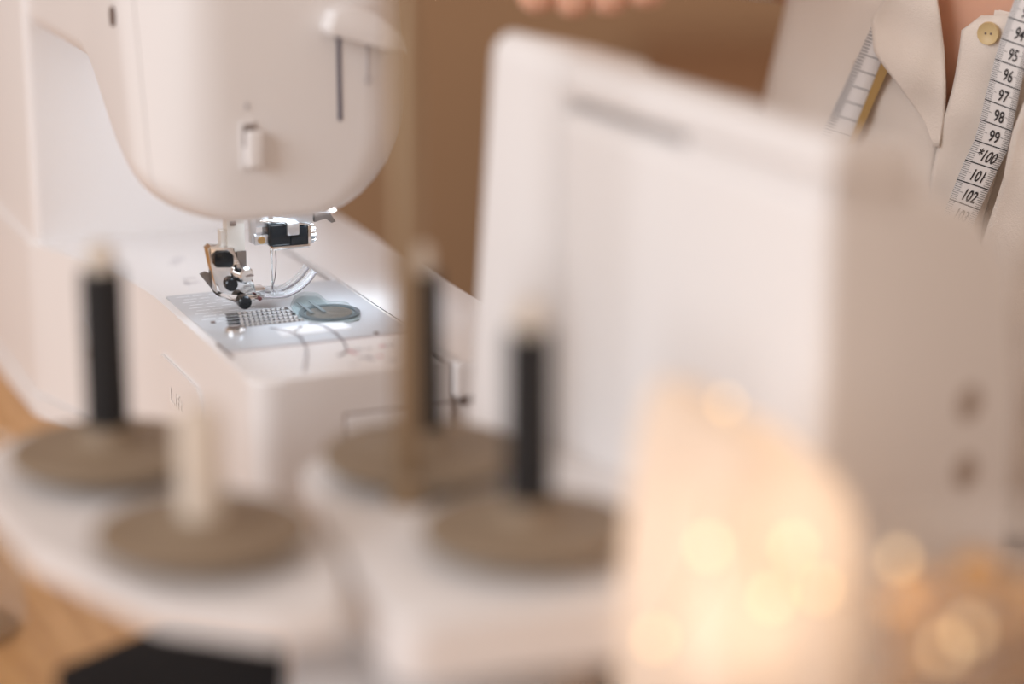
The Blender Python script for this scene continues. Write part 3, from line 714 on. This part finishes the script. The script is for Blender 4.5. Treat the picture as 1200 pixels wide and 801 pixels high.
patch('shirt_front', [(-60, 1235, 1300, .012, .004), (60, 1222, 1300, .013, .004), (120, 1202, 1300, .014, .004), (160, 1186, 1290, .014, .004), (210, 1176, 1290, .013, .004), (280, 1152, 1280, .011, .003), (340, 1132, 1270, .010, .003), (470, 1105, 1260, .006, .002), (640, 1090, 1250, .001, .001)], .002, linen, person, .002, rot=3)
c0 = chest(1159, 39, .0065)
M = (G*-1).to_track_quat('Z', 'Y').to_matrix().to_4x4()
bt = lathe('button', [(0, -.001), (.0030, -.001), (.0048, -.002), (.0052, -.0005), (.0045, .0005), (0, .0005)], buttonm, person, Matrix.Translation(c0-PB) @ M, 24)

for dx in (-.0012, .0012): lathe('button_hole', [(0, -.0013), (.0005, -.0013), (.0005, 0)], groove, bt, Matrix.Translation(c0-PB) @ M @ Matrix.Translation((dx, 0, 0)), 8)
# ================================================================== MEASURING TAPE round the neck
Lp = {93: (1181.6, 20), 94: (1173, 45), 95: (1166, 69), 96: (1160, 92.5), 97: (1154, 116), 98: (1149, 140), 99: (1142, 164), 100: (1131, 187), 101: (1121.5, 210), 102: (1112.5, 233), 103: (1103, 256)}
Rp = {93: (1216, 32), 94: (1207.5, 57), 95: (1201, 81.5), 96: (1195.5, 106), 97: (1190.5, 130), 98: (1186, 153.5), 99: (1180.5, 177), 100: (1169, 199.5), 101: (1159, 222.5), 102: (1148, 246), 103: (1138, 269)}
for k in range(92, 84, -1): Lp[k] = (Lp[k+1][0]+9, Lp[k+1][1]-25); Rp[k] = (Rp[k+1][0]+9, Rp[k+1][1]-25)
for k in range(104, 109): Lp[k] = (Lp[k-1][0]-9, Lp[k-1][1]+23); Rp[k] = (Rp[k-1][0]-9, Rp[k-1][1]+23)
KS = sorted(Lp)
tape = thing('measuring_tape', 'white measuring tape with black centimetre numbers hanging over the linen shirt', 'measuring tape', PB)
def T(s, t, off=0):
    xl = np.interp(t, KS, [Lp[k][0] for k in KS]); yl = np.interp(t, KS, [Lp[k][1] for k in KS]); xr = np.interp(t, KS, [Rp[k][0] for k in KS]); yr = np.interp(t, KS, [Rp[k][1] for k in KS])
    return chest(float(xl+(xr-xl)*s), float(yl+(yr-yl)*s), .0115+off)-PB
vs, fs = [], []; n = 0; tt = np.linspace(KS[0], KS[-1], 93)
for t in tt:
    for s in (0, .25, .5, .75, 1): vs.append(T(s, t))
for i in range(len(tt)-1):
    for j in range(4): fs.append((i*5+j, i*5+j+1, (i+1)*5+j+1, (i+1)*5+j))
band = pyd('band', vs, fs, tapew, tape); sd = band.modifiers.new('t', 'SOLIDIFY'); sd.thickness = .0004; sd.offset = 0
mb = bmesh.new()
OFF = .0005
def quad(s0, s1, t0, t1):
    v = [mb.verts.new(T(s, t, OFF)) for s, t in ((s0, t0), (s1, t0), (s1, t1), (s0, t1))]; mb.faces.new(v)
for k in KS[1:-1]:
    for a, b in ((0, .34), (.34, .67), (.67, 1)): quad(a, b, k-.028, k+.028)
    for m_ in range(1, 10):
        t = k-1+m_/10; ln = .30 if m_ == 5 else .20
        quad(0, ln, t-.010, t+.010); quad(1-ln, 1, t-.010, t+.010)
frombm('tick_marks', mb, inkm, tape)
vs, fs = [], []
for k in KS[1:-1]:
    body_t = ('*' if k == 100 else '')+str(k)
    tv, tf = text_mesh(body_t, 1.0, .016); n0 = len(vs); slant = .22 if k >= 100 else .08
    for v in tv:
        s = .52+(v.x+slant*v.y)*.43*(.74 if k < 100 else .70); t = k-.18-v.y*.80
        vs.append(T(s, t, OFF))
    fs += [tuple(i+n0 for i in f) for f in tf]
pyd('numerals', vs, fs, inkm, tape, False)
# the other end of the tape, partly under the collar flap; an ochre strip beside it paints the shirt-opening shadow
def T2(s, t, off=0): return chest(1046-62*t-24+24*s+8*s*t, 30+135*t+9*s, .0065+off)-PB
vs = [T2(s, t) for t in np.linspace(-.5, 1.5, 30) for s in (0, .5, 1)]
fs = [(i*3+j, i*3+j+1, (i+1)*3+j+1, (i+1)*3+j) for i in range(29) for j in range(2)]
b2 = pyd('band', vs, fs, tapew, tape); sd = b2.modifiers.new('t', 'SOLIDIFY'); sd.thickness = .0004; sd.offset = 0
mb = bmesh.new()
for i in range(60):
    t = -.3+1.6*i/60; ln = 1 if i % 5 == 0 else .3
    v = [mb.verts.new(T2(a, b, OFF)) for a, b in ((0, t), (ln, t), (ln, t+.006), (0, t+.006))]; mb.faces.new(v)
frombm('tick_marks', mb, inkm, tape)
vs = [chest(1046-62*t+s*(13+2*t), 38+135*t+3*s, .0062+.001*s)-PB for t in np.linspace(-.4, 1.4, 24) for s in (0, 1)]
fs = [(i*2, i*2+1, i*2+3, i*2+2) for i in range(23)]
pyd('gap_shade_strip', vs, fs, gapshade, tape)  # shadow of the shirt opening, painted as an ochre strip along the tape

# the stretch that runs round the back of the neck and joins both ends
pa = (T(0, KS[0])+T(1, KS[0]))/2+PB; pb = (T2(0, -.5)+T2(1, -.5))/2+PB
path = smoothpath([(T(.5, 88)+PB), pa, wp(.065, .085, .322), wp(-.01, .088, .338), wp(-.072, .045, .348), wp(-.088, 0, .350), wp(-.072, -.045, .348), wp(-.01, -.088, .338), wp(.065, -.085, .322), pb], 8)
vs = []; cen = wp(0, 0, .24)
for i, p in enumerate(path):
    tg = (path[min(i+1, len(path)-1)]-path[max(i-1, 0)]).normalized(); wd = tg.cross((p-cen).normalized()).normalized()
    vs += [p-wd*.0075-PB, p+wd*.0075-PB]
fs = [(i*2, i*2+1, i*2+3, i*2+2) for i in range(len(path)-1)]
b3 = pyd('band', vs[2:-2], fs[:-2], tapew, tape); sd = b3.modifiers.new('t', 'SOLIDIFY'); sd.thickness = .0004; sd.offset = 0
